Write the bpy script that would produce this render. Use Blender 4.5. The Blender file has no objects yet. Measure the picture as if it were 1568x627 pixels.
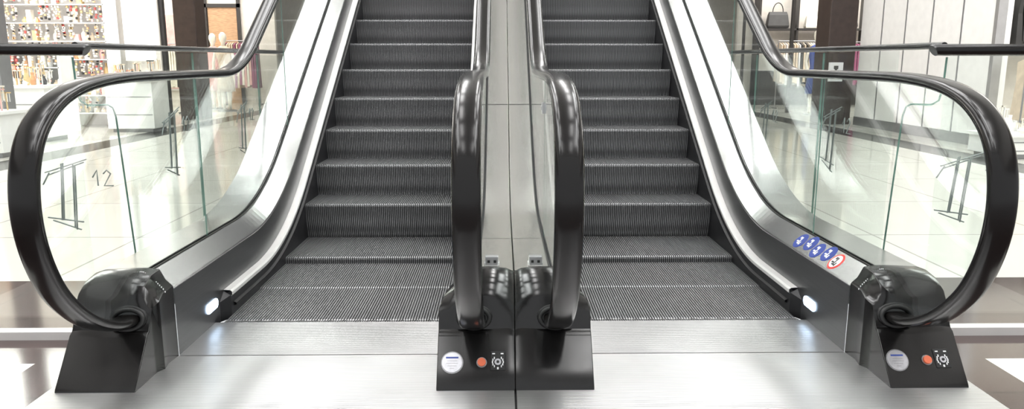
import bpy, bmesh, math, random
from mathutils import Vector
random.seed(7)
D = bpy.data
scene = bpy.context.scene
coll = scene.collection
try:
    scene.view_settings.view_transform = 'Standard'
except Exception:
    pass

# ------------------------------------------------------------ materials
def mat(name, col, rough=0.5, metal=0.0, noise=0.06, scale=8.0, emit=0.0, ecol=None, stretch=(1, 1, 1),
        bump=0.0, spec=None, rnoise=0.0, coat=0.0):
    m = D.materials.new(name); m.use_nodes = True
    nt = m.node_tree; N = nt.nodes; L = nt.links
    b = N['Principled BSDF']
    tc = N.new('ShaderNodeTexCoord'); mp = N.new('ShaderNodeMapping')
    mp.inputs['Scale'].default_value = stretch
    L.new(tc.outputs['Object'], mp.inputs['Vector'])
    nz = N.new('ShaderNodeTexNoise'); nz.inputs['Scale'].default_value = scale
    nz.inputs['Detail'].default_value = 3
    L.new(mp.outputs[0], nz.inputs['Vector'])
    cr = N.new('ShaderNodeMapRange')
    cr.inputs['To Min'].default_value = 1 - noise; cr.inputs['To Max'].default_value = 1 + noise
    cr.inputs['From Min'].default_value = 0.3; cr.inputs['From Max'].default_value = 0.7
    L.new(nz.outputs['Fac'], cr.inputs['Value'])
    mx = N.new('ShaderNodeVectorMath'); mx.operation = 'SCALE'
    mx.inputs[0].default_value = col[:3]
    L.new(cr.outputs[0], mx.inputs['Scale'])
    L.new(mx.outputs[0], b.inputs['Base Color'])
    b.inputs['Roughness'].default_value = rough
    b.inputs['Metallic'].default_value = metal
    if rnoise:
        r2 = N.new('ShaderNodeMapRange')
        r2.inputs['From Min'].default_value = 0.3; r2.inputs['From Max'].default_value = 0.7
        r2.inputs['To Min'].default_value = max(0.02, rough - rnoise); r2.inputs['To Max'].default_value = rough + rnoise
        L.new(nz.outputs['Fac'], r2.inputs['Value']); L.new(r2.outputs[0], b.inputs['Roughness'])
    if spec is not None:
        b.inputs['Specular IOR Level'].default_value = spec
    if coat:
        b.inputs['Coat Weight'].default_value = coat
        b.inputs['Coat Roughness'].default_value = 0.05
    if emit:
        b.inputs['Emission Color'].default_value = (*(ecol or col)[:3], 1)
        b.inputs['Emission Strength'].default_value = emit
    if bump:
        bp = N.new('ShaderNodeBump'); bp.inputs['Strength'].default_value = bump
        bp.inputs['Distance'].default_value = 0.002
        L.new(nz.outputs['Fac'], bp.inputs['Height']); L.new(bp.outputs[0], b.inputs['Normal'])
    return m

def glass_mat(name, tint=(0.96, 0.985, 0.975), gl=1.0):
    m = D.materials.new(name); m.use_nodes = True
    nt = m.node_tree; N = nt.nodes; L = nt.links
    for n in list(N):
        if n.type != 'OUTPUT_MATERIAL': N.remove(n)
    out = [n for n in N if n.type == 'OUTPUT_MATERIAL'][0]
    t = N.new('ShaderNodeBsdfTransparent'); t.inputs[0].default_value = (*tint, 1)
    g = N.new('ShaderNodeBsdfGlossy'); g.inputs['Roughness'].default_value = 0.01
    g.inputs[0].default_value = (gl, gl, gl, 1)
    f = N.new('ShaderNodeLayerWeight'); f.inputs[0].default_value = 0.5
    pw = N.new('ShaderNodeMath'); pw.operation = 'POWER'; pw.inputs[1].default_value = 5.0
    ml = N.new('ShaderNodeMath'); ml.operation = 'MULTIPLY_ADD'; ml.inputs[1].default_value = 0.8; ml.inputs[2].default_value = 0.035
    L.new(f.outputs['Facing'], pw.inputs[0]); L.new(pw.outputs[0], ml.inputs[0])
    mx = N.new('ShaderNodeMixShader')
    L.new(ml.outputs[0], mx.inputs[0]); L.new(t.outputs[0], mx.inputs[1]); L.new(g.outputs[0], mx.inputs[2])
    L.new(mx.outputs[0], out.inputs[0])
    return m

def ribbed_mat(name, col, rough, metal, period, axis='Y', depth=0.5, contrast=0.15):
    m = mat(name, col, rough, metal, noise=0.08, scale=3)
    nt = m.node_tree; N = nt.nodes; L = nt.links
    b = N['Principled BSDF']
    tc = [n for n in N if n.type == 'TEX_COORD'][0]
    w = N.new('ShaderNodeTexWave'); w.wave_type = 'BANDS'; w.bands_direction = axis
    w.inputs['Scale'].default_value = 0.314 / period
    L.new(tc.outputs['Object'], w.inputs['Vector'])
    if depth:
        bp = N.new('ShaderNodeBump'); bp.inputs['Strength'].default_value = depth
        bp.inputs['Distance'].default_value = 0.002
        L.new(w.outputs['Fac'], bp.inputs['Height']); L.new(bp.outputs[0], b.inputs['Normal'])
    old = b.inputs['Base Color'].links[0].from_socket
    mr = N.new('ShaderNodeMapRange'); mr.inputs['To Min'].default_value = 1 - contrast; mr.inputs['To Max'].default_value = 1
    L.new(w.outputs['Fac'], mr.inputs['Value'])
    vm = N.new('ShaderNodeVectorMath'); vm.operation = 'SCALE'
    L.new(old, vm.inputs[0]); L.new(mr.outputs[0], vm.inputs['Scale'])
    L.new(vm.outputs[0], b.inputs['Base Color'])
    return m

def tile_mat(name, c1, c2, grout, rough, sx, sy, gs=0.006):
    m = mat(name, c1, rough, 0, noise=0.05, scale=2)
    nt = m.node_tree; N = nt.nodes; L = nt.links
    b = N['Principled BSDF']
    tc = [n for n in N if n.type == 'TEX_COORD'][0]
    br = N.new('ShaderNodeTexBrick'); br.offset = 0
    br.inputs['Color1'].default_value = (*c1, 1); br.inputs['Color2'].default_value = (*c2, 1)
    br.inputs['Mortar'].default_value = (*grout, 1)
    br.inputs['Scale'].default_value = 1.0
    br.inputs['Brick Width'].default_value = sx; br.inputs['Row Height'].default_value = sy
    br.inputs['Mortar Size'].default_value = gs
    L.new(tc.outputs['Object'], br.inputs['Vector'])
    L.new(br.outputs['Color'], b.inputs['Base Color'])
    return m

M = {}
M['steel'] = mat('brushed_steel', (0.66, 0.655, 0.65), 0.22, 1.0, noise=0.03, scale=5, stretch=(120, 0.5, 0.5))
M['steel_c'] = mat('brushed_steel_centre', (0.84, 0.825, 0.80), 0.22, 1.0, noise=0.02, scale=5, stretch=(120, 0.4, 0.4))
M['trim'] = mat('bright_trim', (0.86, 0.85, 0.83), 0.4, 0.4, noise=0.03)
M['charcoal'] = mat('charcoal_panel', (0.14, 0.14, 0.145), 0.30, 0.8, noise=0.05, scale=4, stretch=(1, 1, 30))
M['skirt'] = mat('skirt_black', (0.025, 0.025, 0.027), 0.4, 0.3, noise=0.2, scale=10)
M['base'] = mat('newel_black', (0.006, 0.0056, 0.0056), 0.17, 0.0, noise=0.3, scale=7, rnoise=0.04, spec=0.6)
M['rubber'] = mat('handrail_rubber', (0.008, 0.0072, 0.007), 0.19, 0.0, noise=0.1, scale=3, spec=0.42)
M['step'] = ribbed_mat('step_cleat', (0.36, 0.36, 0.368), 0.40, 0.6, 0.021, 'Y', 0.0, 0.42)
M['stepg'] = mat('step_groove', (0.038, 0.038, 0.038), 0.5, 0.4, noise=0.06, scale=6)
M['gasket'] = mat('gasket', (0.01, 0.01, 0.01), 0.5)
M['plate_r'] = ribbed_mat('ribbed_landing_aluminium', (0.72, 0.71, 0.71), 0.33, 0.9, 0.011, 'Y', 0.4, 0.25)
M['plate_s'] = ribbed_mat('comb_plate_aluminium', (0.68, 0.675, 0.675), 0.30, 0.9, 0.008, 'Y', 0.25, 0.12)
M['seam'] = mat('dark_seam', (0.03, 0.03, 0.03), 0.6)
M['glass'] = glass_mat('clear_glass')
M['glass_e'] = mat('glass_edge_green', (0.16, 0.30, 0.25), 0.15, 0.0, noise=0.3, scale=5)
M['white'] = mat('white_lacquer', (0.86, 0.855, 0.84), 0.35, noise=0.03)
M['cream'] = mat('cream_paint', (0.74, 0.70, 0.64), 0.6)
M['brown'] = mat('dark_brown_cladding', (0.045, 0.030, 0.026), 0.3, noise=0.2)
M['tanwood'] = mat('tan_wood', (0.45, 0.28, 0.16), 0.5, noise=0.25, stretch=(1, 1, 8))
M['grey'] = mat('grey_metal', (0.30, 0.30, 0.31), 0.35, 0.6)
M['clamp'] = mat('clamp_aluminium', (0.55, 0.55, 0.56), 0.3, 0.7)
M['dark'] = mat('dark_frame', (0.03, 0.028, 0.028), 0.35)
M['lightbox'] = mat('lightbox_panel', (0.95, 0.95, 0.95), 0.5, emit=1.3)
M['lamp'] = mat('ceiling_lamp', (1, 1, 1), 0.5, emit=13.5, ecol=(1, 0.995, 0.985))
M['led'] = mat('footlight_led', (0.9, 0.95, 1), 0.4, emit=4.0, ecol=(0.55, 0.75, 1))
M['ceil'] = mat('ceiling_paint', (0.46, 0.46, 0.46), 0.7)
M['ceil2'] = mat('fascia_paint', (0.64, 0.63, 0.61), 0.7)
M['tile'] = tile_mat('cream_floor_tile', (0.76, 0.74, 0.68), (0.72, 0.70, 0.64), (0.42, 0.40, 0.36), 0.09, 1.2, 1.2, .008)
M['btile'] = tile_mat('brown_floor_tile', (0.075, 0.042, 0.038), (0.055, 0.034, 0.032), (0.02, 0.014, 0.013), 0.10, 0.8, 0.8)
M['wtile'] = mat('white_floor_tile', (0.78, 0.76, 0.72), 0.12)
M['blk'] = mat('black_floor_stone', (0.012, 0.011, 0.011), 0.15)
pal = {'red': (0.50, 0.08, 0.07), 'orange': (0.70, 0.36, 0.18), 'pink': (0.72, 0.42, 0.40), 'gold': (0.62, 0.45, 0.22),
       'blue': (0.05, 0.09, 0.35), 'teal': (0.1, 0.35, 0.35), 'black': (0.03, 0.03, 0.03), 'ivory': (0.8, 0.76, 0.66),
       'beige': (0.6, 0.5, 0.38), 'silver': (0.6, 0.6, 0.6), 'plum': (0.25, 0.07, 0.14)}
for k, v in pal.items():
    M['p_' + k] = mat('goods_' + k, v, 0.45, noise=0.15)
M['sblue'] = mat('sticker_blue', (0.02, 0.05, 0.30), 0.4, noise=0.02)
M['swhite'] = mat('sticker_white', (0.85, 0.85, 0.86), 0.4, noise=0.02)
M['sred'] = mat('sticker_red', (0.75, 0.05, 0.04), 0.4, noise=0.02)
M['badge'] = mat('badge_silver', (0.55, 0.55, 0.58), 0.3, 0.7, noise=0.08, scale=60)
M['button'] = mat('orange_button', (0.75, 0.16, 0.07), 0.4)
M['etch'] = mat('etched_mark', (0.24, 0.27, 0.26), 0.6, noise=0.2, scale=30)

# ------------------------------------------------------------ helpers
def obj_from(name, verts, faces, mats, fm=None, parent=None, smooth=False, bevel=0, seg=2):
    me = D.meshes.new(name)
    me.from_pydata([tuple(v) for v in verts], [], faces)
    for m in (mats if isinstance(mats, (list, tuple)) else [mats]):
        me.materials.append(m)
    if fm:
        for i, p in enumerate(me.polygons): p.material_index = fm[i]
    bm = bmesh.new(); bm.from_mesh(me); bmesh.ops.recalc_face_normals(bm, faces=bm.faces); bm.to_mesh(me); bm.free()
    if smooth:
        for p in me.polygons: p.use_smooth = True
    o = D.objects.new(name, me); coll.objects.link(o)
    if parent: o.parent = parent
    if bevel:
        md = o.modifiers.new('bevel', 'BEVEL'); md.width = bevel; md.segments = seg; md.limit_method = 'ANGLE'
        md.angle_limit = math.radians(30)
    return o

def empty(name):
    e = D.objects.new(name, None); coll.objects.link(e); e.empty_display_size = 0.2
    return e

class MB:
    """mesh builder collecting many shapes"""
    def __init__(s): s.v = []; s.f = []; s.m = []; s.mats = []
    def mi(s, m):
        if m not in s.mats: s.mats.append(m)
        return s.mats.index(m)
    def box(s, a, b, m, rot=0.0):
        x0, y0, z0 = a; x1, y1, z1 = b
        c = ((x0 + x1) / 2, (y0 + y1) / 2); n = len(s.v)
        for z in (z0, z1):
            for (x, y) in ((x0, y0), (x1, y0), (x1, y1), (x0, y1)):
                if rot:
                    dx, dy = x - c[0], y - c[1]
                    x, y = c[0] + dx * math.cos(rot) - dy * math.sin(rot), c[1] + dx * math.sin(rot) + dy * math.cos(rot)
                s.v.append((x, y, z))
        for q in ((0, 3, 2, 1), (4, 5, 6, 7), (0, 1, 5, 4), (1, 2, 6, 5), (2, 3, 7, 6), (3, 0, 4, 7)):
            s.f.append(tuple(n + i for i in q)); s.m.append(s.mi(m))
    def rev(s, cx, cy, prof, m, n=10, sx=1, sy=1):
        """surface of revolution; prof = [(r,z)]"""
        k = len(s.v)
        for (r, z) in prof:
            for i in range(n):
                a = 2 * math.pi * i / n
                s.v.append((cx + r * sx * math.cos(a), cy + r * sy * math.sin(a), z))
        for j in range(len(prof) - 1):
            for i in range(n):
                s.f.append((k + j * n + i, k + j * n + (i + 1) % n, k + (j + 1) * n + (i + 1) % n, k + (j + 1) * n + i)); s.m.append(s.mi(m))
        s.f.append(tuple(k + i for i in range(n))); s.m.append(s.mi(m))
        s.f.append(tuple(k + (len(prof) - 1) * n + i for i in range(n))); s.m.append(s.mi(m))
    def fbox(s, o, n, u, x0, x1, v0, v1, d0, d1, m):
        """box in a tilted frame: origin o, normal n, up u"""
        k = len(s.v)
        for d in (d0, d1):
            for (x, v) in ((x0, v0), (x1, v0), (x1, v1), (x0, v1)):
                s.v.append(tuple(Vector(o) + Vector((x, 0, 0)) + u * v + n * d))
        for q in ((0, 3, 2, 1), (4, 5, 6, 7), (0, 1, 5, 4), (1, 2, 6, 5), (2, 3, 7, 6), (3, 0, 4, 7)):
            s.f.append(tuple(k + i for i in q)); s.m.append(s.mi(m))
    def build(s, name, parent=None, bevel=0, smooth=False):
        return obj_from(name, s.v, s.f, s.mats, s.m, parent, smooth, bevel)

def catmull(P, n=6):
    out = []
    Q = [P[0]] + list(P) + [P[-1]]
    for i in range(1, len(Q) - 2):
        p0, p1, p2, p3 = [Vector(q) for q in Q[i - 1:i + 3]]
        for k in range(n):
            t = k / n
            out.append(0.5 * ((2 * p1) + (-p0 + p2) * t + (2 * p0 - 5 * p1 + 4 * p2 - p3) * t * t + (-p0 + 3 * p1 - 3 * p2 + p3) * t ** 3))
    out.append(Vector(P[-1]))
    return out

def tube(name, pts, r, m, parent=None, res=3, cyclic=False):
    cu = D.curves.new(name, 'CURVE'); cu.dimensions = '3D'
    sp = cu.splines.new('POLY'); sp.points.add(len(pts) - 1)
    for p, q in zip(sp.points, pts): p.co = (*q, 1)
    sp.use_cyclic_u = cyclic
    cu.bevel_depth = r; cu.bevel_resolution = res; cu.use_fill_caps = True
    cu.materials.append(m)
    o = D.objects.new(name, cu); coll.objects.link(o)
    if parent: o.parent = parent
    return o

# ------------------------------------------------------------ escalator profile
SL = 0.638; Y0 = 4.218; YE = 10.2; HD = 1.068
K = math.sqrt(1 + SL * SL); TH = math.tan(math.atan(SL) / 2)
def Z(d, y):
    yc = Y0 - d * TH
    a = 0.5 - 0.23 * d
    if y < yc - a: return d
    if y > yc + a: return d + SL * (y - yc)
    t = y - (yc - a)
    return d + SL * t * t / (4 * a)

def yl(y0, y1):
    ys = [y0]
    y = y0
    while y < y1 - 1e-4:
        st = 0.04 if (3.2 < y < 4.9) else 0.25
        y = min(y1, y + st); ys.append(y)
    return ys

def strip(name, ys, prof, m, parent, s, smooth=True):
    V = []; F = []
    n = len(prof)
    for y in ys:
        for (x, d) in prof:
            V.append((s * x, y, Z(d, y)))
    for j in range(len(ys) - 1):
        for i in range(n - 1):
            F.append((j * n + i, j * n + i + 1, (j + 1) * n + i + 1, (j + 1) * n + i))
    o = obj_from(name, V, F, m, None, parent)
    return o

hr_ctrl = [(2.70, .205), (2.60, .208), (2.50, .222), (2.40, .262), (2.30, .325), (2.20, .42), (2.14, .52), (2.105, .63), (2.10, .74),
           (2.125, .845), (2.18, .93), (2.27, .995), (2.38, 1.033), (2.52, 1.055), (2.7, 1.066), (2.9, HD)]
hr_path = [(p.x, p.y) for p in catmull([(a, b, 0) for a, b in hr_ctrl], 5)]
for y in yl(2.9, YE)[1:]:
    hr_path.append((y, Z(HD, y)))

def sweep_handrail(name, X, parent, s):
    cs = []
    W, H = 0.043, 0.019
    for i in range(20):
        a = 2 * math.pi * i / 20
        ca, sa = math.cos(a), math.sin(a)
        cs.append((W * math.copysign(abs(ca) ** 0.6, ca), H * math.copysign(abs(sa) ** 0.75, sa)))
    V = []; F = []; n = len(cs); P = hr_path
    for i, (y, z) in enumerate(P):
        a = P[max(0, i - 1)]; b = P[min(len(P) - 1, i + 1)]
        t = Vector((b[0] - a[0], b[1] - a[1])).normalized()
        nn = Vector((-t.y, t.x))
        for (w, h) in cs:
            V.append((s * X + w, y + nn.x * h, z + nn.y * h))
    for j in range(len(P) - 1):
        for i in range(n):
            F.append((j * n + i, j * n + (i + 1) % n, (j + 1) * n + (i + 1) % n, (j + 1) * n + i))
    F.append(tuple(range(n))); F.append(tuple((len(P) - 1) * n + i for i in range(n)))
    return obj_from(name, V, F, M['rubber'], None, parent, smooth=True)

def prism_x(name, poly, x0, x1, m, parent):
    n = len(poly)
    V = [(x0, y, z) for y, z in poly] + [(x1, y, z) for y, z in poly]
    F = [tuple(range(n)), tuple(range(2 * n - 1, n - 1, -1))]
    F += [(i, (i + 1) % n, n + (i + 1) % n, n + i) for i in range(n)]
    return obj_from(name, V, F, m, None, parent)

def balustrade_glass(X, parent, s, tag):
    seams = [3.36, 4.75, 6.3, 8.0, YE]
    poly = [(y, z) for (y, z) in hr_path if y < 3.36][6:]
    poly.append((3.355, Z(HD, 3.355)))
    poly.append((3.355, 0.325)); poly.append((2.70, 0.325)); poly.append((2.64, 0.26))
    prism_x('glass_newel_' + tag, poly, s * (X - .005), s * (X + .005), M['glass'], parent)
    for k in range(4):
        a, b = seams[k] + .003, seams[k + 1] - .003
        ys = [y for y in yl(a, b)]
        poly = [(y, Z(HD - .005, y)) for y in ys] + [(y, Z(0.325, y)) for y in reversed(ys)]
        prism_x('glass_panel_%s_%d' % (tag, k), poly, s * (X - .005), s * (X + .005), M['glass'], parent)
        prism_x('glass_edge_%s_%d' % (tag, k), [(a - .005, Z(.33, a)), (a - .002, Z(.33, a)), (a - .002, Z(1.05, a)), (a - .005, Z(1.05, a))],
                s * (X - .002), s * (X + .002), M['glass_e'], parent)

# step meshes (shared)
def step_mesh(name, tread, riser):
    path = [(tread, 0), (tread * .5, 0), (0.014, 0), (0.004, -.004), (0, -.014)]
    for k in range(1, 6):
        t = k / 5
        path.append((0.004 * t + 0.035 * t * t, -.014 - (riser - .014) * t))
    n = 84; p = 1.0 / n; g = 0.009
    xs = []
    for i in range(n):
        x = -.5 + i * p
        xs += [(x, 0), (x + p * .52, 0), (x + p * .56, g), (x + p * .96, g)]
    xs.append((.5, 0))
    V = []; F = []; FM = []
    norms = []
    for i in range(len(path)):
        a = path[max(0, i - 1)]; b = path[min(len(path) - 1, i + 1)]
        t = Vector((b[0] - a[0], b[1] - a[1])).normalized()
        norms.append((-t.y, t.x))   # inward
    for (x, gg) in xs:
        for (q, nn) in zip(path, norms):
            V.append((x, q[0] + nn[0] * gg, q[1] + nn[1] * gg))
    k = len(path)
    for i in range(len(xs) - 1):
        for j in range(k - 1):
            F.append((i * k + j, i * k + j + 1, (i + 1) * k + j + 1, (i + 1) * k + j)); FM.append(1 if i % 4 == 2 else 0)
    me = D.meshes.new(name); me.from_pydata(V, [], F); me.materials.append(M['step']); me.materials.append(M['stepg'])
    for pp, q in zip(me.polygons, FM): pp.material_index = q
    me.update()
    up = sum(pp.normal.z for pp in me.polygons)
    if up < 0:
        me.flip_normals()
    return me
ME_STEP = step_mesh('step_incline', 0.352, 0.225)
ME_FLAT = step_mesh('step_flat', 0.50, 0.20)

def newel_base(tag, hx, dirn, wi0, wi1, wo, parent, s):
    """hx handrail |x|; dirn +1 when step side is towards larger |x|"""
    rows = [  # y, wi, zi, zt, zo
        (2.440, wi0, 0.0, 0.0, 0.0),
        (2.446, wi0, .012, .012, .012),
        (2.500, wi0, .080, .080, .080),
        (2.558, wi0, .153, .153, .153),
        (2.566, wi0, .163, .163, .163),
        (2.582, wi0, .172, .172, .172),
        (2.600, wi0, .215, .225, .205),
        (2.615, wi0, .243, .275, .245),
        (2.645, (wi0 + wi1) / 2 + .01, .262, .325, .290),
        (2.700, (wi0 + wi1) / 2, .274, .352, .322),
        (2.775, wi1 + .002, .282, .354, .335)]
    V = []; F = []
    for (y, wi, zi, zt, zo) in rows:
        pts = [(wi, 0), (wi, zi * .5), (wi, zi), (wi * .72, zi + (zt - zi) * .35), (.045, zt - (zt - zi) * .08), (0.0, zt), (-.05, zt), (-wo * .8, (zt + zo) / 2 + .004 * (zt > .01)), (-wo, zo), (-wo, zo * .5), (-wo, 0)]
        for (w, z) in pts:
            V.append((s * (hx + dirn * w), y, z))
    n = 11
    for j in range(len(rows) - 1):
        for i in range(n - 1):
            F.append((j * n + i, j * n + i + 1, (j + 1) * n + i + 1, (j + 1) * n + i))
    k = (len(rows) - 1) * n
    F.append(tuple(k + i for i in range(n)))
    bmv = obj_from('newel_base_' + tag, V, F, M['base'], None, parent)
    bm = bmesh.new(); bm.from_mesh(bmv.data); bmesh.ops.remove_doubles(bm, verts=bm.verts, dist=1e-4)
    bmesh.ops.recalc_face_normals(bm, faces=bm.faces)
    for e in bm.edges:
        e.smooth = e.calc_face_angle(0) < math.radians(35)
    for f in bm.faces: f.smooth = True
    bm.to_mesh(bmv.data); bm.free()
    md = bmv.modifiers.new('bevel', 'BEVEL'); md.width = .005; md.segments = 3; md.limit_method = 'ANGLE'; md.angle_limit = math.radians(50)
    # rubber inlet ring around the handrail
    for q, (yy, rr) in enumerate(((2.588, .056), (2.602, .060))):
        ring = []
        for i in range(24):
            a = 2 * math.pi * i / 24
            ring.append((s * hx + rr * math.cos(a), yy + .012 * math.sin(a), .212 + (rr - .022) * math.sin(a)))
        tube('handrail_inlet_%s_%d' % (tag, q), ring, .009, M['gasket'], parent, cyclic=True)
    # stitched seam over the housing
    if tag == 'outer':
        b = MB()
        for i in range(15):
            t = i / 14; w = wi1 * .97 - t * (wi1 * .97 + .0)
            z = .276 + (.3535 - .276) * (min(1, t * 1.15) ** .8)
            b.rev(s * (hx + dirn * w), 2.715, [(.001, z - .003), (.0025, z + .001), (.001, z + .003)], M['swhite'], 6)
        b.build('stitched_seam_' + tag, parent)

def disc(name, c, r, m, parent, ny=(0, -1, 0), th=.004, n=28, sx=1.0):
    b = bmesh.new()
    bmesh.ops.create_cone(b, cap_ends=True, segments=n, radius1=r, radius2=r * .96, depth=th)
    me = D.meshes.new(name); b.to_mesh(me); b.free(); me.materials.append(m)
    o = D.objects.new(name, me); coll.objects.link(o)
    o.rotation_mode = 'QUATERNION'
    o.rotation_quaternion = Vector(ny).to_track_quat('Z', 'Y')
    o.location = c
    o.scale = (sx, 1, 1)
    if parent: o.parent = parent
    return o

def escalator(s):
    E = empty('escalator')
    cx = 0.77
    # steps
    noses = [(3.19, -.006, 0), (3.66, 0.0, 0), (4.13, .035, 0)]
    for n in range(18):
        noses.append((4.61 + .32 * n, .25 + .204 * n, 1))
    for i, (y, z, k) in enumerate(noses):
        o = D.objects.new('step_%d' % i, ME_STEP if k else ME_FLAT)
        coll.objects.link(o); o.location = (s * cx, y, z); o.scale = (.996, 1, 1); o.parent = E
    # skirts, trims, panels, decks for both sides
    for tag, fx in (('inner', lambda w: .147 + w), ('outer', lambda w: 1.39 - w)):
        # w positive towards steps
        strip('skirt_' + tag, yl(3.27, YE), [(fx(.121), -.3), (fx(.121), .088)], M['skirt'], E, s)
        strip('skirt_brush_' + tag, yl(3.3, YE), [(fx(.121), .030), (fx(.133), .034), (fx(.133), .042), (fx(.121), .048)], M['gasket'], E, s)
        # pointed start of the skirt
        V = [(s * fx(.090), 3.215, -.02), (s * fx(.090), 3.215, .07), (s * fx(.121), 3.27, -.02), (s * fx(.121), 3.27, .088), (s * fx(.090), 3.27, .106)]
        obj_from('skirt_end_' + tag, V, [(0, 2, 3, 1), (1, 3, 4)], M['skirt'], None, E)
        strip('trim_' + tag, yl(3.27, YE), [(fx(.090), .084), (fx(.125), .084), (fx(.128), .088), (fx(.128), .102), (fx(.120), .110), (fx(.090), .112)], M['trim'], E, s)
        strip('side_panel_' + tag, yl(2.777, YE), [(fx(.090), -.02), (fx(.090), .27)], M['charcoal'], E, s)
        strip('sloped_deck_' + tag, yl(2.775, YE), [(fx(.090), .268), (fx(.0915), .272), (fx(.088), .278), (fx(.018), .342), (fx(.012), .342)], M['steel'], E, s)
        strip('glass_channel_' + tag, yl(2.775, YE), [(fx(.012), .342), (fx(.012), .346), (fx(.007), .346), (fx(.006), .33), (fx(-.006), .33), (fx(-.007), .346), (fx(-.012), .346), (fx(-.012), .34)], M['gasket'], E, s)
        if tag == 'inner':
            strip('middle_deck', yl(2.775, YE), [(fx(-.012), .338), (fx(-.143), .338), (fx(-.1455), .333)], M['steel_c'], E, s)
            for yj in (3.30, 4.92, 6.6):
                strip('deck_joint', [yj, yj + .004], [(fx(-.012), .3392), (fx(-.143), .3392)], M['seam'], E, s)
        else:
            strip('outer_deck', yl(2.775, YE), [(fx(-.012), .338), (fx(-.190), .335), (fx(-.198), .328)], M['steel'], E, s)
            ys = yl(2.775, YE)
            V = []; F = []
            for y in ys:
                V.append((s * 1.588, y, Z(.328, y))); V.append((s * 1.588, y, max(0, Z(.328, y) - 1.35)))
            for j in range(len(ys) - 1): F.append((2 * j, 2 * j + 1, 2 * j + 3, 2 * j + 2))
            obj_from('outer_cladding', V, F, M['grey'], None, E)
            V = []; F = []
            for y in ys:
                V.append((s * 0.002, y, max(-.3, Z(.328, y) - 1.36))); V.append((s * 1.588, y, max(-.3, Z(.328, y) - 1.36)))
            for j in range(len(ys) - 1): F.append((2 * j, 2 * j + 1, 2 * j + 3, 2 * j + 2))
            obj_from('truss_soffit', V, F, M['cream'], None, E)
        X = fx(0)
        sweep_handrail('handrail_' + tag, X, E, s)
        balustrade_glass(X, E, s, tag)
        # clamps
        if tag == 'inner':
            b = MB(); xc = s * .085
            b.box((xc - .026, 2.83, .338), (xc + .026, 2.86, .378), M['clamp'])
            b.box((xc - .030, 2.84, .338), (xc + .030, 2.88, .350), M['clamp'])
            b.build('glass_clamp_%s' % tag, E, bevel=.004)
            b = MB()
            for q in (-.012, .012):
                b.fbox(Vector((xc + q, 2.83, .358)), Vector((0, -1, 0)), Vector((0, 0, 1)), -.005, .005, -.005, .005, 0, .004, M['gasket'])
            b.build('clamp_screws', E)
            b = MB(); b.box((s * X - .014, 3.33, .895), (s * X + .014, 3.385, .945), M['clamp']); b.box((s * X - .018, 3.345, .91), (s * X + .018, 3.37, .93), M['clamp']); b.build('glass_clip_' + tag, E, bevel=.004)
    newel_base('inner', .147, 1, .128, .090, .1465, E, s)
    newel_base('outer', 1.39, -1, .078, .088, .198, E, s)
    # comb plate + teeth
    b = MB()
    b.box((s * .24 if s > 0 else -1.30, 2.777, -.03), (1.30 if s > 0 else -.24, 3.15, .0), M['plate_s'])
    b.build('comb_plate', E)
    V = []; F = []
    for i in range(100):
        x = s * cx - .498 + i * .00996 + .0056
        k = len(V)
        V += [(x, 3.15, 0.002), (x + .0034, 3.15, .002), (x + .0034, 3.215, -.010), (x, 3.215, -.010), (x, 3.15, -.02), (x + .0034, 3.15, -.02)]
        F += [(k, k + 1, k + 2, k + 3), (k, k + 3, k + 4), (k + 1, k + 5, k + 2), (k, k + 4, k + 5, k + 1)]
    obj_from('comb_teeth', V, F, M['plate_s'], None, E)
    # landing cover plate
    b = MB()
    xa, xb = (.004, 1.62) if s > 0 else (-1.62, -.004)
    b.box((xa, 0.9, -.03), (xb, 2.768, 0), M['plate_r'])
    b.build('landing_cover', E)
    n = 20; V = []; F = []
    for xx in (1.3005, 1.2945):
        for i in range(n):
            a = 2 * math.pi * i / n
            V.append((s * xx, 3.125 + (.04 if math.cos(a) > 0 else -.04) + .022 * math.cos(a), .083 + .022 * math.sin(a)))
    F = [tuple(range(n)), tuple(range(n, 2 * n))] + [(i, (i + 1) % n, n + (i + 1) % n, n + i) for i in range(n)]
    obj_from('footlight', V, F, M['led'], None, E)
    return E

EL = escalator(-1)
ER = escalator(1)

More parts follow.
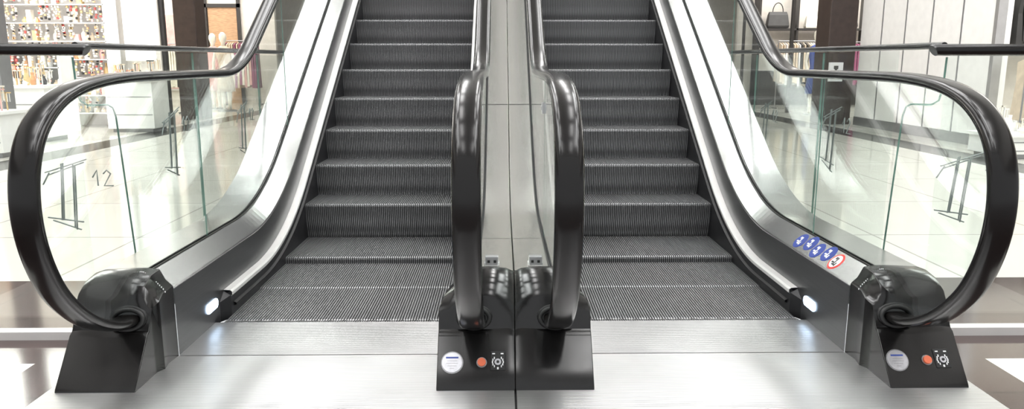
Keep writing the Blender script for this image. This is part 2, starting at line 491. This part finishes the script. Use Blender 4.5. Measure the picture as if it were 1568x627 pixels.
# controls on the leaning front face
FU = Vector((0, .118, .153)).normalized(); FN = Vector((0, -.153, .118)).normalized()
def controls(parent, xb, xbtn, xk):
    z0 = .078; P = lambda x, d=0.0: Vector((x, 2.440 + z0 * .118 / .153, z0)) + FN * d
    disc('maker_badge_ring', P(xb, .001), .041, M['grey'], parent, FN, .004)
    disc('maker_badge', P(xb, .003), .037, M['badge'], parent, FN, .004)
    b = MB()
    for k in range(5):
        w = (.022, .018, .021, .016, .008)[k]; v = .014 - k * .009
        b.fbox(P(xb), FN, FU, -w, w, v, v + (.006 if k == 0 else .0012), .004, .0055, M['p_blue'] if k == 0 else M['grey'])
    b.build('badge_lettering', parent)
    disc('stop_button_ring', P(xbtn, .001), .019, M['grey'], parent, FN, .006)
    disc('stop_button', P(xbtn, .005), .015, M['button'], parent, FN, .012)
    b = MB()
    b.fbox(P(xk), FN, FU, -.027, .027, -.030, .040, -.002, .006, M['gasket'])
    b.build('key_switch_plate', parent, bevel=.003)
    disc('key_switch', P(xk, .008), .012, M['badge'], parent, FN, .006)
    disc('key_slot', P(xk, .0115), .005, M['gasket'], parent, FN, .003)
    b = MB()
    for sx in (-1, 1):
        b.fbox(P(xk), FN, FU, sx * .015 - .005, sx * .015 + .005, .028, .032, .006, .0075, M['swhite'])
        for q in range(5):
            a = math.radians(-50 + q * 25)
            cxx = sx * .019 * math.cos(a); cv = .019 * math.sin(a)
            b.fbox(P(xk), FN, FU, cxx - .0018, cxx + .0018, cv - .004, cv + .004, .006, .0072, M['swhite'])
    b.fbox(P(xk), FN, FU, -.003, .003, -.026, -.018, .006, .0075, M['swhite'])
    b.build('key_switch_icons', parent)
controls(EL, -.222, -.118, -.061)
controls(ER, 1.358, 1.463, 1.517)

# safety pictogram stickers on right outer deck
dn = Vector((-.064, 0, .070)).normalized()
for i in range(5):
    yy = 3.36 - i * .093
    xx = 1.340 + (0.006 if i % 2 else -.004)
    zz = .278 + (.342 - .278) * ((1.302 + 0 - xx) / -.070)
    c = Vector((xx, yy, zz)) + dn * .001
    disc('safety_sticker_%d' % i, c, .043, M['sred'] if i == 4 else M['sblue'], ER, dn, .002, sx=.98)
    if i == 4:
        disc('safety_sticker_field', c + dn * .0008, .034, M['swhite'], ER, dn, .002)
    tdir = Vector((.07, 0, .064)).normalized()
    V = []; F = []
    def quad(a0, b0, a1, b1):
        k = len(V)
        for (a, b_) in ((a0, b0), (a1, b0), (a1, b1), (a0, b1)):
            V.append(c + dn * .0024 + tdir * a + Vector((0, b_, 0)))
        F.append((k, k + 1, k + 2, k + 3))
    quad(-.022, -.006, .020, .002); quad(.008, .004, .020, .016); quad(-.024, -.020, -.004, -.012); quad(-.012, .004, -.004, .022); quad(-.02, -.014, -.014, .01)
    obj_from('safety_pictogram_%d' % i, V, F, M['p_black'] if i == 4 else M['swhite'], None, ER)

# ------------------------------------------------------------ floor
def floor():
    V = []; F = []; FM = []
    mats = [M['btile'], M['tile'], M['wtile'], M['blk'], M['seam']]
    def r(x0, x1, y0, y1, m, z=0.0):
        k = len(V)
        V.extend([(x0, y0, z), (x1, y0, z), (x1, y1, z), (x0, y1, z)]); F.append((k, k + 1, k + 2, k + 3)); FM.append(m)
    r(-1.62, 1.62, -6, .9, 0, -.0)
    for s in (-1, 1):
        def rr(a, b, y0, y1, m):
            r(min(s * a, s * b), max(s * a, s * b), y0, y1, m)
        rr(1.62, 1.81, -6, 2.97, 0)
        rr(1.81, 2.50, -6, 1.9, 0); rr(1.81, 2.50, 1.9, 2.70, 2); rr(1.81, 2.50, 2.70, 2.97, 0)
        rr(2.50, 14, -6, 2.97, 0)
        rr(1.62, 14, 2.97, 3.8, 0)
        rr(1.62, 5.3, 3.8, 28, 1)
        rr(5.3, 5.8, 3.8, 28, 3)
        rr(5.8, 14, 3.8, 28, 1)
    r(-1.62, 1.62, 10.3, 28, 1)
    r(-.006, .006, .9, 3.2, 4, -.012)
    r(-1.62, 1.62, 2.766, 2.777, 4, -.012)
    r(-1.65, 1.65, .9, 10.3, 4, -.55)
    o = obj_from('floor', V, F, mats, FM)
    for p in o.data.polygons:
        if p.normal.z < 0: p.flip()
    return o
floor()

# upper floor and end wall
b = MB(); b.box((-3.2, 10.2, 3.75), (3.2, 27.9, 4.1), M['ceil2']); b.build('upper_floor')
b = MB(); b.box((-14, 28, 0), (14, 28.2, 9), M['cream']); b.build('wall_back')

# ------------------------------------------------------------ ceiling with strips
b = MB()
b.box((-14, -6, 8.0), (14, 28, 8.2), M['ceil']); b.build('ceiling')
for i, x in enumerate((-4.2, -1.4, 1.4, 4.2)):
    b = MB()
    for k in range(7):
        y = -4.5 + k * 3.6
        b.box((x - .22, y, 7.93), (x + .22, y + 2.4, 7.995), M['lamp'])
    b.build('ceiling_light_strip')

# ------------------------------------------------------------ glass barriers beside the escalators
def etched_mark(name, o, ux, uy, sc, parent):
    """sketchy numeral drawn with thin strokes; o origin (lower left), ux horizontal vec"""
    ux = Vector(ux); up = Vector((0, 0, 1))
    strokes = [[(0.25, .0), (.33, .95)], [(.28, 0), (.36, .96)], [(.45, -.12), (.52, .94)], [(.48, -.16), (.55, .92)], [(.05, .80), (.75, 1.02)], [(.10, .76), (.70, .97)],
               [(.02, .05), (.6, -.03)], [(.10, .0), (.55, -.16)], [(0, .60), (.12, .80)], [(.82, .72), (.90, .84), (.90, .58)], [(1.0, .78), (1.06, .84), (1.12, .78), (1.0, .58), (1.15, .58)]]
    for i, st in enumerate(strokes):
        pts = [Vector(o) + ux * (a * sc) + up * (b_ * sc) for a, b_ in st]
        tube('%s_%d' % (name, i), pts, .003, M['etch'], parent, 1)

for s in (-1, 1):
    B = empty('glass_barrier')
    # transverse part
    segs = [1.70, 2.75, 3.8, 4.85]
    for k in range(3):
        x0, x1 = s * (segs[k] + .004), s * (segs[k + 1] - .004)
        g = MB(); g.box((min(x0, x1), 2.964, .03), (max(x0, x1), 2.976, 1.15), M['glass']); g.build('glass_pane_%d' % k, B)
    g = MB(); x0, x1 = s * 1.66, s * 4.9
    g.box((min(x0, x1), 2.945, 0), (max(x0, x1), 2.995, .035), M['trim']); g.build('floor_channel', B)
    tube('top_rail', [(s * 1.64, 2.97, 1.165), (s * 1.645, 2.97, 1.168), (s * 4.95, 2.97, 1.168)], .024, M['rubber'], B, 5)
    # along the escalator
    sY = [3.34, 4.12, 5.2, 6.3, 7.4]
    for k in range(4):
        g = MB(); g.box((s * 1.70 - .005, sY[k] + .004, .03), (s * 1.70 + .005, sY[k + 1] - .004, 1.17), M['glass']); g.build('side_pane_%d' % k, B)
        g = MB(); g.box((s * 1.70 - .005, sY[k + 1] - .003, .03), (s * 1.70 + .005, sY[k + 1] + .001, 1.17), M['glass_e']); g.build('side_pane_edge_%d' % k, B)
    g = MB(); g.box((s * 1.70 - .02, 3.34, 0), (s * 1.70 + .02, 7.4, .035), M['trim']); g.build('side_channel', B)
    tube('side_rail', [(s * 1.70, 3.0, 1.185), (s * 1.70, 7.4, 1.20)], .014, M['rubber'], B, 4)
    tube('pane_edge_notch', [(s * 1.70, 2.975, 1.14), (s * 1.70, 2.98, 1.02), (s * 1.70, 3.0, .97), (s * 1.70, 3.05, .95), (s * 1.70, 3.2, .945), (s * 1.70, 3.24, .93), (s * 1.70, 3.26, .89), (s * 1.70, 3.335, .06)], .004, M['glass_e'], B, 2)
    if s < 0:
        etched_mark('etched_mark_a', (-1.86, 2.960, .50), (1, 0, 0), 0, .24, B)
    else:
        etched_mark('etched_mark_a', (1.70, 2.960, .52), (1, 0, 0), 0, .24, B)
    etched_mark('etched_mark_b', (s * 1.69, 3.66 if s < 0 else 4.05, .60), (0, 1 if s < 0 else -1, 0), 0, .29, B)
    etched_mark('etched_mark_c', (s * 1.69, 4.70 if s < 0 else 5.05, .58), (0, 1 if s < 0 else -1, 0), 0, .29, B)

# ------------------------------------------------------------ shops
GP = [M['p_' + k] for k in ('red', 'orange', 'pink', 'gold', 'black', 'ivory', 'beige', 'silver', 'ivory', 'ivory', 'gold', 'beige', 'silver')]
def shelf_unit_y(name, x0, x1, y, z0, z1, rows, pal_, dens=9, back=M['white']):
    """shelving facing -Y with goods"""
    E = empty(name)
    b = MB()
    b.box((x0, y + .38, z0), (x1, y + .42, z1), back)
    for xx in (x0, (x0 + x1) / 2, x1):
        b.box((xx - .02, y, 0), (xx + .02, y + .4, z1), M['white'])
    for r in range(rows + 1):
        z = z0 + (z1 - z0) * r / rows
        b.box((x0, y, z - .008), (x1, y + .4, z + .008), M['white'])
    b.build('shelves', E)
    b = MB(); h = (z1 - z0) / rows
    for r in range(rows):
        zb = z0 + h * r + .009
        n = int((x1 - x0) * dens)
        for i in range(n):
            x = x0 + .05 + (x1 - x0 - .1) * (i + .5) / n + random.uniform(-.03, .03)
            m = random.choice(pal_); t = random.random(); hh = random.uniform(.25, .85) * h
            if t < .2:
                b.rev(x, y + .12, [(.03, zb), (.045, zb + hh * .3), (.04, zb + hh * .6), (.015, zb + hh * .75), (.018, zb + hh)], m, 8)
            elif t < .35:
                b.box((x - .04, y + .05, zb), (x + .04, y + .15, zb + hh), m)
            else:
                q = zb + h * .92
                while q > zb + .05:
                    hq = random.uniform(.015, .045)
                    xo = random.uniform(-.02, .02)
                    b.box((x - .02 + xo, y + .03, q - hq), (x + .012 + xo, y + .05, q), random.choice(pal_)); q -= hq + .012
    b.build('goods', E)
    return E

def shelf_unit_x(name, x, s, y0, y1, z0, z1, rows, pal_, dens=7):
    E = empty(name); b = MB()
    xb = x + s * .4
    b.box((min(xb, xb + s * .04), y0, 0), (max(xb, xb + s * .04), y1, z1), M['white'])
    for r in range(rows + 1):
        z = z0 + (z1 - z0) * r / rows
        b.box((min(x, xb), y0, z - .015), (max(x, xb), y1, z + .015), M['white'])
    b.build('shelves', E)
    b = MB(); h = (z1 - z0) / rows
    for r in range(rows):
        zb = z0 + h * r + .016; n = int((y1 - y0) * dens)
        for i in range(n):
            y = y0 + (y1 - y0) * (i + .5) / n; m = random.choice(pal_); hh = random.uniform(.3, .85) * h
            b.rev(x + s * .15, y, [(.03, zb), (.05, zb + hh * .3), (.04, zb + hh * .6), (.015, zb + hh)], m, 8)
    b.build('goods', E)

def garment_rack(name, x0, x1, y, ztop, zbot, pal_, n, alongx=True):
    E = empty(name)
    def P(a, o, z): return (a, y + o, z) if alongx else (y + o, a, z)
    tube('rack_bar', [P(x0, 0, ztop + .08), P(x1, 0, ztop + .08)], .014, M['grey'], E)
    for xx in (x0, x1):
        tube('rack_leg', [P(xx, 0, ztop + .08), P(xx, 0, 0.02)], .014, M['grey'], E)
        tube('rack_foot', [P(xx, -.2, .014), P(xx, .2, .014)], .014, M['grey'], E)
    b = MB()
    for i in range(n):
        a = x0 + (x1 - x0) * (i + .5) / n
        w = (x1 - x0) / n * .8; m = random.choice(pal_); zb = zbot + random.uniform(-.06, .06)
        k = len(b.v)
        for (z, hw, th) in ((ztop + .04, .03, .2), (ztop - .02, .20, .5), (ztop - .25, .18, .8), ((ztop + zb) / 2, .19, .9), (zb, .22, 1.2)):
            for (o, t) in ((-hw, -.5), (0, -.65), (hw, -.5), (hw, .5), (0, .65), (-hw, .5)):
                b.v.append(P(a + t * w * th, o, z))
        for j in range(4):
            for q in range(6):
                b.f.append((k + j * 6 + q, k + j * 6 + (q + 1) % 6, k + (j + 1) * 6 + (q + 1) % 6, k + (j + 1) * 6 + q)); b.m.append(b.mi(m))
        b.f.append(tuple(k + q for q in range(6))); b.m.append(b.mi(m))
        b.f.append(tuple(k + 24 + q for q in range(6))); b.m.append(b.mi(m))
    b.build('garments', E)
    return E

def handbag(name, c, w, h, m):
    E = empty(name); x, y, z = c
    b = MB()
    for (zz, ww, dd) in ((0, .5, .18), (.15 * h, .52, .2), (.8 * h, .46, .12), (h, .42, .05)):
        for (a, o) in ((-ww * w, -dd * w), (ww * w, -dd * w), (ww * w, dd * w), (-ww * w, dd * w)):
            b.v.append((x + a, y + o, z + zz))
    for j in range(3):
        for q in range(4):
            b.f.append((j * 4 + q, j * 4 + (q + 1) % 4, (j + 1) * 4 + (q + 1) % 4, (j + 1) * 4 + q)); b.m.append(b.mi(m))
    b.f += [(0, 1, 2, 3), (12, 13, 14, 15)]; b.m += [0, 0]
    b.build('bag_body', E, bevel=.01)
    pts = [(x + w * .25 * math.cos(a), y, z + h + h * .55 * math.sin(a)) for a in [math.pi * i / 10 for i in range(11)]]
    tube('bag_handle', pts, .012, m, E)

def display_table(name, x, y, w, d, h, pal_, n=18):
    E = empty(name); b = MB()
    b.box((x - w / 2, y - d / 2, 0.06), (x + w / 2, y + d / 2, h - .04), M['white'])
    b.box((x - w / 2 + .05, y - d / 2 + .05, 0), (x + w / 2 - .05, y + d / 2 - .05, .06), M['grey'])
    b.box((x - w / 2 - .03, y - d / 2 - .03, h - .04), (x + w / 2 + .03, y + d / 2 + .03, h), M['white'])
    for k in range(1, 3):
        b.box((x - w / 2 + .02, y - d / 2 - .006, h * k / 3 - .006), (x + w / 2 - .02, y - d / 2, h * k / 3 + .006), M['grey'])
    b.build('cabinet', E, bevel=.006)
    b = MB()
    for i in range(n):
        xx = x + random.uniform(-w * .42, w * .42); yy = y + random.uniform(-d * .4, d * .4); hh = random.uniform(.05, .22)
        m = random.choice(pal_)
        if random.random() < .5:
            b.rev(xx, yy, [(.03, h), (.045, h + hh * .4), (.02, h + hh * .8), (.025, h + hh)], m, 8)
        else:
            # small jewellery stand: stem with bar
            b.box((xx - .006, yy - .006, h), (xx + .006, yy + .006, h + hh * 1.5), m)
            b.box((xx - .06, yy - .006, h + hh * 1.4), (xx + .06, yy + .006, h + hh * 1.5), m)
            for q in range(4): b.box((xx - .055 + q * .03, yy - .004, h + hh * .7), (xx - .045 + q * .03, yy + .004, h + hh * 1.4), random.choice(pal_))
    b.build('goods', E)

def mannequin(name, x, y, m, mskin):
    """dressed shop figure on a round stand"""
    E = empty(name); b = MB()
    prof = [(.21, .45), (.20, .60), (.17, .85), (.13, 1.02), (.16, 1.20), (.19, 1.36), (.15, 1.45), (.06, 1.50)]
    b.rev(x, y, prof, m, 16, 1, .62); b.build('dress', E, smooth=True)
    b = MB()
    b.rev(x, y, [(.05, 1.49), (.045, 1.56), (.07, 1.61), (.085, 1.68), (.08, 1.75), (.04, 1.80), (.01, 1.81)], mskin, 14); b.build('head', E, smooth=True)
    for q in (-1, 1):
        b = MB(); b.rev(x + q * .07, y, [(.04, .02), (.035, .1), (.055, .3), (.06, .5)], mskin, 10); b.build('leg', E, smooth=True)
        tube('arm', [(x + q * .18, y, 1.40), (x + q * .24, y - .02, 1.15), (x + q * .22, y - .10, .92)], .035, mskin, E)
    b = MB(); b.rev(x, y, [(.22, 0), (.22, .02)], M['grey'], 24); b.build('stand', E)

# ---- left side
b = MB()
b.box((-6.36, 14.95, 0), (-5.93, 15.45, 4.2), M['brown']); b.build('column_brown', bevel=.02)
b = MB()
b.box((-6.62, 9.75, 0), (-6.40, 10.0, 4.2), M['grey']); b.box((-6.66, 9.70, 0), (-6.36, 10.05, .15), M['dark']); b.build('column_grey', bevel=.01)
b = MB(); b.box((-11, 13.75, 0), (-6.12, 13.9, 4.2), M['cream']); b.build('wall_left_partition')
b = MB(); b.box((-11, 21.4, 0), (-6.3, 21.55, 4.2), M['cream']); b.build('wall_left_far')
b = MB(); b.box((-11.2, 3.75, 0), (-11.0, 28, 4.2), M['cream']); b.build('wall_left_shop_back')
b = MB(); b.box((-14, -6, 4.2), (-6.3, 28, 8), M['ceil2']); b.build('wall_left_upper_fascia')
b = MB(); b.box((-6.70, 13.66, 1.15), (-6.2, 13.74, 3.2), M['lightbox']); b.build('lightbox_panel')
shelf_unit_y('jewellery_shelving', -10.3, -6.78, 13.2, .25, 3.0, 9, GP, 16)
shelf_unit_x('jewellery_wall_shelving', -10.4, -1, 7, 12.9, .3, 3.0, 8, GP, 7)
shelf_unit_y('accessory_rack', -7.9, -7.0, 12.1, .1, 1.35, 4, GP, 16)
display_table('display_cabinet', -6.05, 12.6, .75, .6, .86, GP, 22)
display_table('display_cabinet', -6.95, 11.1, .9, .6, .80, GP, 30)
display_table('display_cabinet', -8.0, 10.3, 1.2, .6, .9, GP, 34)
display_table('display_cabinet', -6.2, 9.2, .5, .5, .55, GP, 8)
b = MB(); b.box((-6.12, 13.80, 0), (-6.05, 13.9, 4.2), M['dark']); b.build('window_frame_left')
# left far shop
garment_rack('garment_rack', -8.9, -7.9, 19.5, 1.5, .5, [M['p_ivory'], M['p_pink'], M['p_beige'], M['p_black']], 16)
garment_rack('garment_rack', -7.4, -6.5, 20.4, 1.6, .5, [M['p_ivory'], M['p_plum'], M['p_beige'], M['p_pink']], 14)
b = MB(); b.box((-8.2, 21.3, 0), (-8.12, 21.38, 3), M['dark']); b.box((-7.3, 21.3, 0), (-7.22, 21.38, 3), M['dark']); b.box((-8.2, 21.3, 2.6), (-7.22, 21.38, 2.7), M['dark'])
b.box((-8.1, 21.34, 0), (-7.32, 21.38, 2.6), M['tanwood']); b.build('door_1')
b = MB(); b.box((-9.7, 21.3, .4), (-8.7, 21.36, 2.4), M['p_pink']); b.box((-9.75, 21.33, .35), (-8.65, 21.38, 2.45), M['white']); b.build('wall_poster')
b = MB(); b.box((-7.15, 17.0, .02), (-6.75, 17.05, 1.1), M['dark']); b.box((-7.1, 16.99, .35), (-6.8, 17.0, 1.0), M['p_ivory']); b.box((-7.2, 16.85, 0), (-6.7, 17.2, .03), M['dark']); b.build('floor_sign')
shelf_unit_y('shoe_shelving', -10.9, -9.8, 20.8, .2, 2.6, 6, GP, 7)
mannequin('mannequin', -7.0, 18.6, M['p_pink'], M['p_ivory'])
mannequin('mannequin', -6.5, 17.9, M['p_beige'], M['p_ivory'])

# ---- right side
b = MB(); b.box((5.85, 13.75, 0), (6.35, 14.35, 4.2), M['brown']); b.build('column_brown', bevel=.02)
b = MB()
b.box((6.40, 9.95, 0), (6.6, 13.7, 4.2), M['white'])
for k in range(1, 5):
    y = 9.95 + k * .75
    b.box((6.392, y - .012, .15), (6.4, y + .012, 4.2), M['grey'])
b.box((6.385, 9.95, 0), (6.4, 13.7, .15), M['grey'])
b.build('wall_right_panelled')
b = MB(); b.box((6.36, 9.88, 0), (6.48, 9.95, 4.2), M['clamp']); b.build('column_trim')
b = MB(); b.box((6.6, 10.6, 0), (11, 10.72, 4.2), M['cream']); b.build('wall_right_partition')
b = MB(); b.box((6.3, 20.6, 0), (11, 20.75, 4.2), M['cream']); b.build('wall_right_far')
b = MB(); b.box((11.0, 3.75, 0), (11.2, 28, 4.2), M['cream']); b.build('wall_right_shop_back')
b = MB(); b.box((6.3, -6, 4.2), (14, 28, 8), M['ceil2']); b.build('wall_right_upper_fascia')
garment_rack('garment_rack', 6.35, 8.3, 9.2, 1.14, .42, [M['p_ivory'], M['p_ivory'], M['p_beige'], M['white']], 44)
garment_rack('garment_rack', 6.7, 8.3, 10.2, 2.0, 1.35, [M['p_black'], M['p_black'], M['grey'], M['p_ivory']], 18)
display_table('display_cabinet', 6.1, 8.9, .8, .5, .30, [M['white'], M['p_ivory']])
# far right shop
garment_rack('garment_rack', 6.7, 7.7, 18.6, 1.55, .6, [M['p_black'], M['p_ivory'], M['p_silver'], M['p_beige']], 16)
garment_rack('garment_rack', 7.9, 9.4, 19.4, 1.55, .6, [M['p_black'], M['white'], M['grey'], M['p_plum']], 20)
b = MB(); b.box((6.7, 20.1, 0), (9.6, 20.55, .9), M['dark']); b.box((6.7, 20.1, 1.95), (9.6, 20.55, 2.0), M['dark'])
for x in (6.7, 7.7, 8.7, 9.55): b.box((x, 20.1, 0), (x + .05, 20.55, 3.2), M['dark'])
b.build('display_shelf')
handbag('handbag', (7.25, 20.3, 2.01), .55, .42, M['p_black'])
handbag('handbag', (8.2, 20.3, 2.01), .42, .32, M['p_ivory'])
handbag('handbag', (9.1, 20.3, 2.01), .5, .40, M['p_black'])
mannequin('mannequin', 6.75, 16.4, M['p_blue'], M['p_ivory'])
b = MB(); b.box((5.88, 13.71, .78), (6.13, 13.75, 1.12), M['swhite']); b.box((5.98, 13.705, .84), (6.02, 13.71, 1.0), M['p_black']); b.box((5.96, 13.705, 1.0), (6.04, 13.71, 1.06), M['p_black']); b.build('column_sign')
for y in (17.0, 20.4):
    b = MB(); b.box((6.38, y - .04, 0), (6.44, y + .04, 4.2), M['dark']); b.build('window_frame_right')

# shop lighting and added hall fill
def area(name, loc, size, sy, power, col=(1, .97, .92), rot=(0, 0, 0)):
    l = D.lights.new(name, 'AREA'); l.shape = 'RECTANGLE'; l.size = size; l.size_y = sy; l.energy = power; l.color = col
    o = D.objects.new(name, l); o.location = loc; o.rotation_euler = rot; coll.objects.link(o); return o
area('shop_light', (-8.6, 10.6, 4.1), 3.5, 5, 600, (1, .97, .93))
area('shop_light', (-8.6, 17.8, 4.1), 3.5, 6, 420, (1, .95, .89))
area('shop_light', (8.6, 8.0, 4.1), 3.5, 4, 300, (1, .98, .95))
area('shop_light', (8.6, 17.2, 4.1), 3.5, 6, 440, (1, .97, .93))
for x in (-2.8, 2.8):  # fill panels added overhead to brighten the hall, not actual fixtures
    area('hall_fill_light', (x, 0.0, 7.8), 1.0, 6, 240, (1, 1, 1))
    area('hall_fill_light', (x, 7.5, 7.8), 1.0, 6, 190, (1, 1, 1))

w = D.worlds.new('mall_ambient'); scene.world = w; w.use_nodes = True
bg = w.node_tree.nodes['Background']; bg.inputs[0].default_value = (.96, .98, 1, 1); bg.inputs[1].default_value = .8

cam = D.cameras.new('camera'); co = D.objects.new('camera', cam); coll.objects.link(co)
cam.sensor_width = 36; cam.lens = 1150 / 1568 * 36; cam.clip_start = .05
co.location = (-.046, 0, 1.12)
co.rotation_euler = (math.radians(90 - 10.73), 0, math.radians(-.8))
scene.camera = co
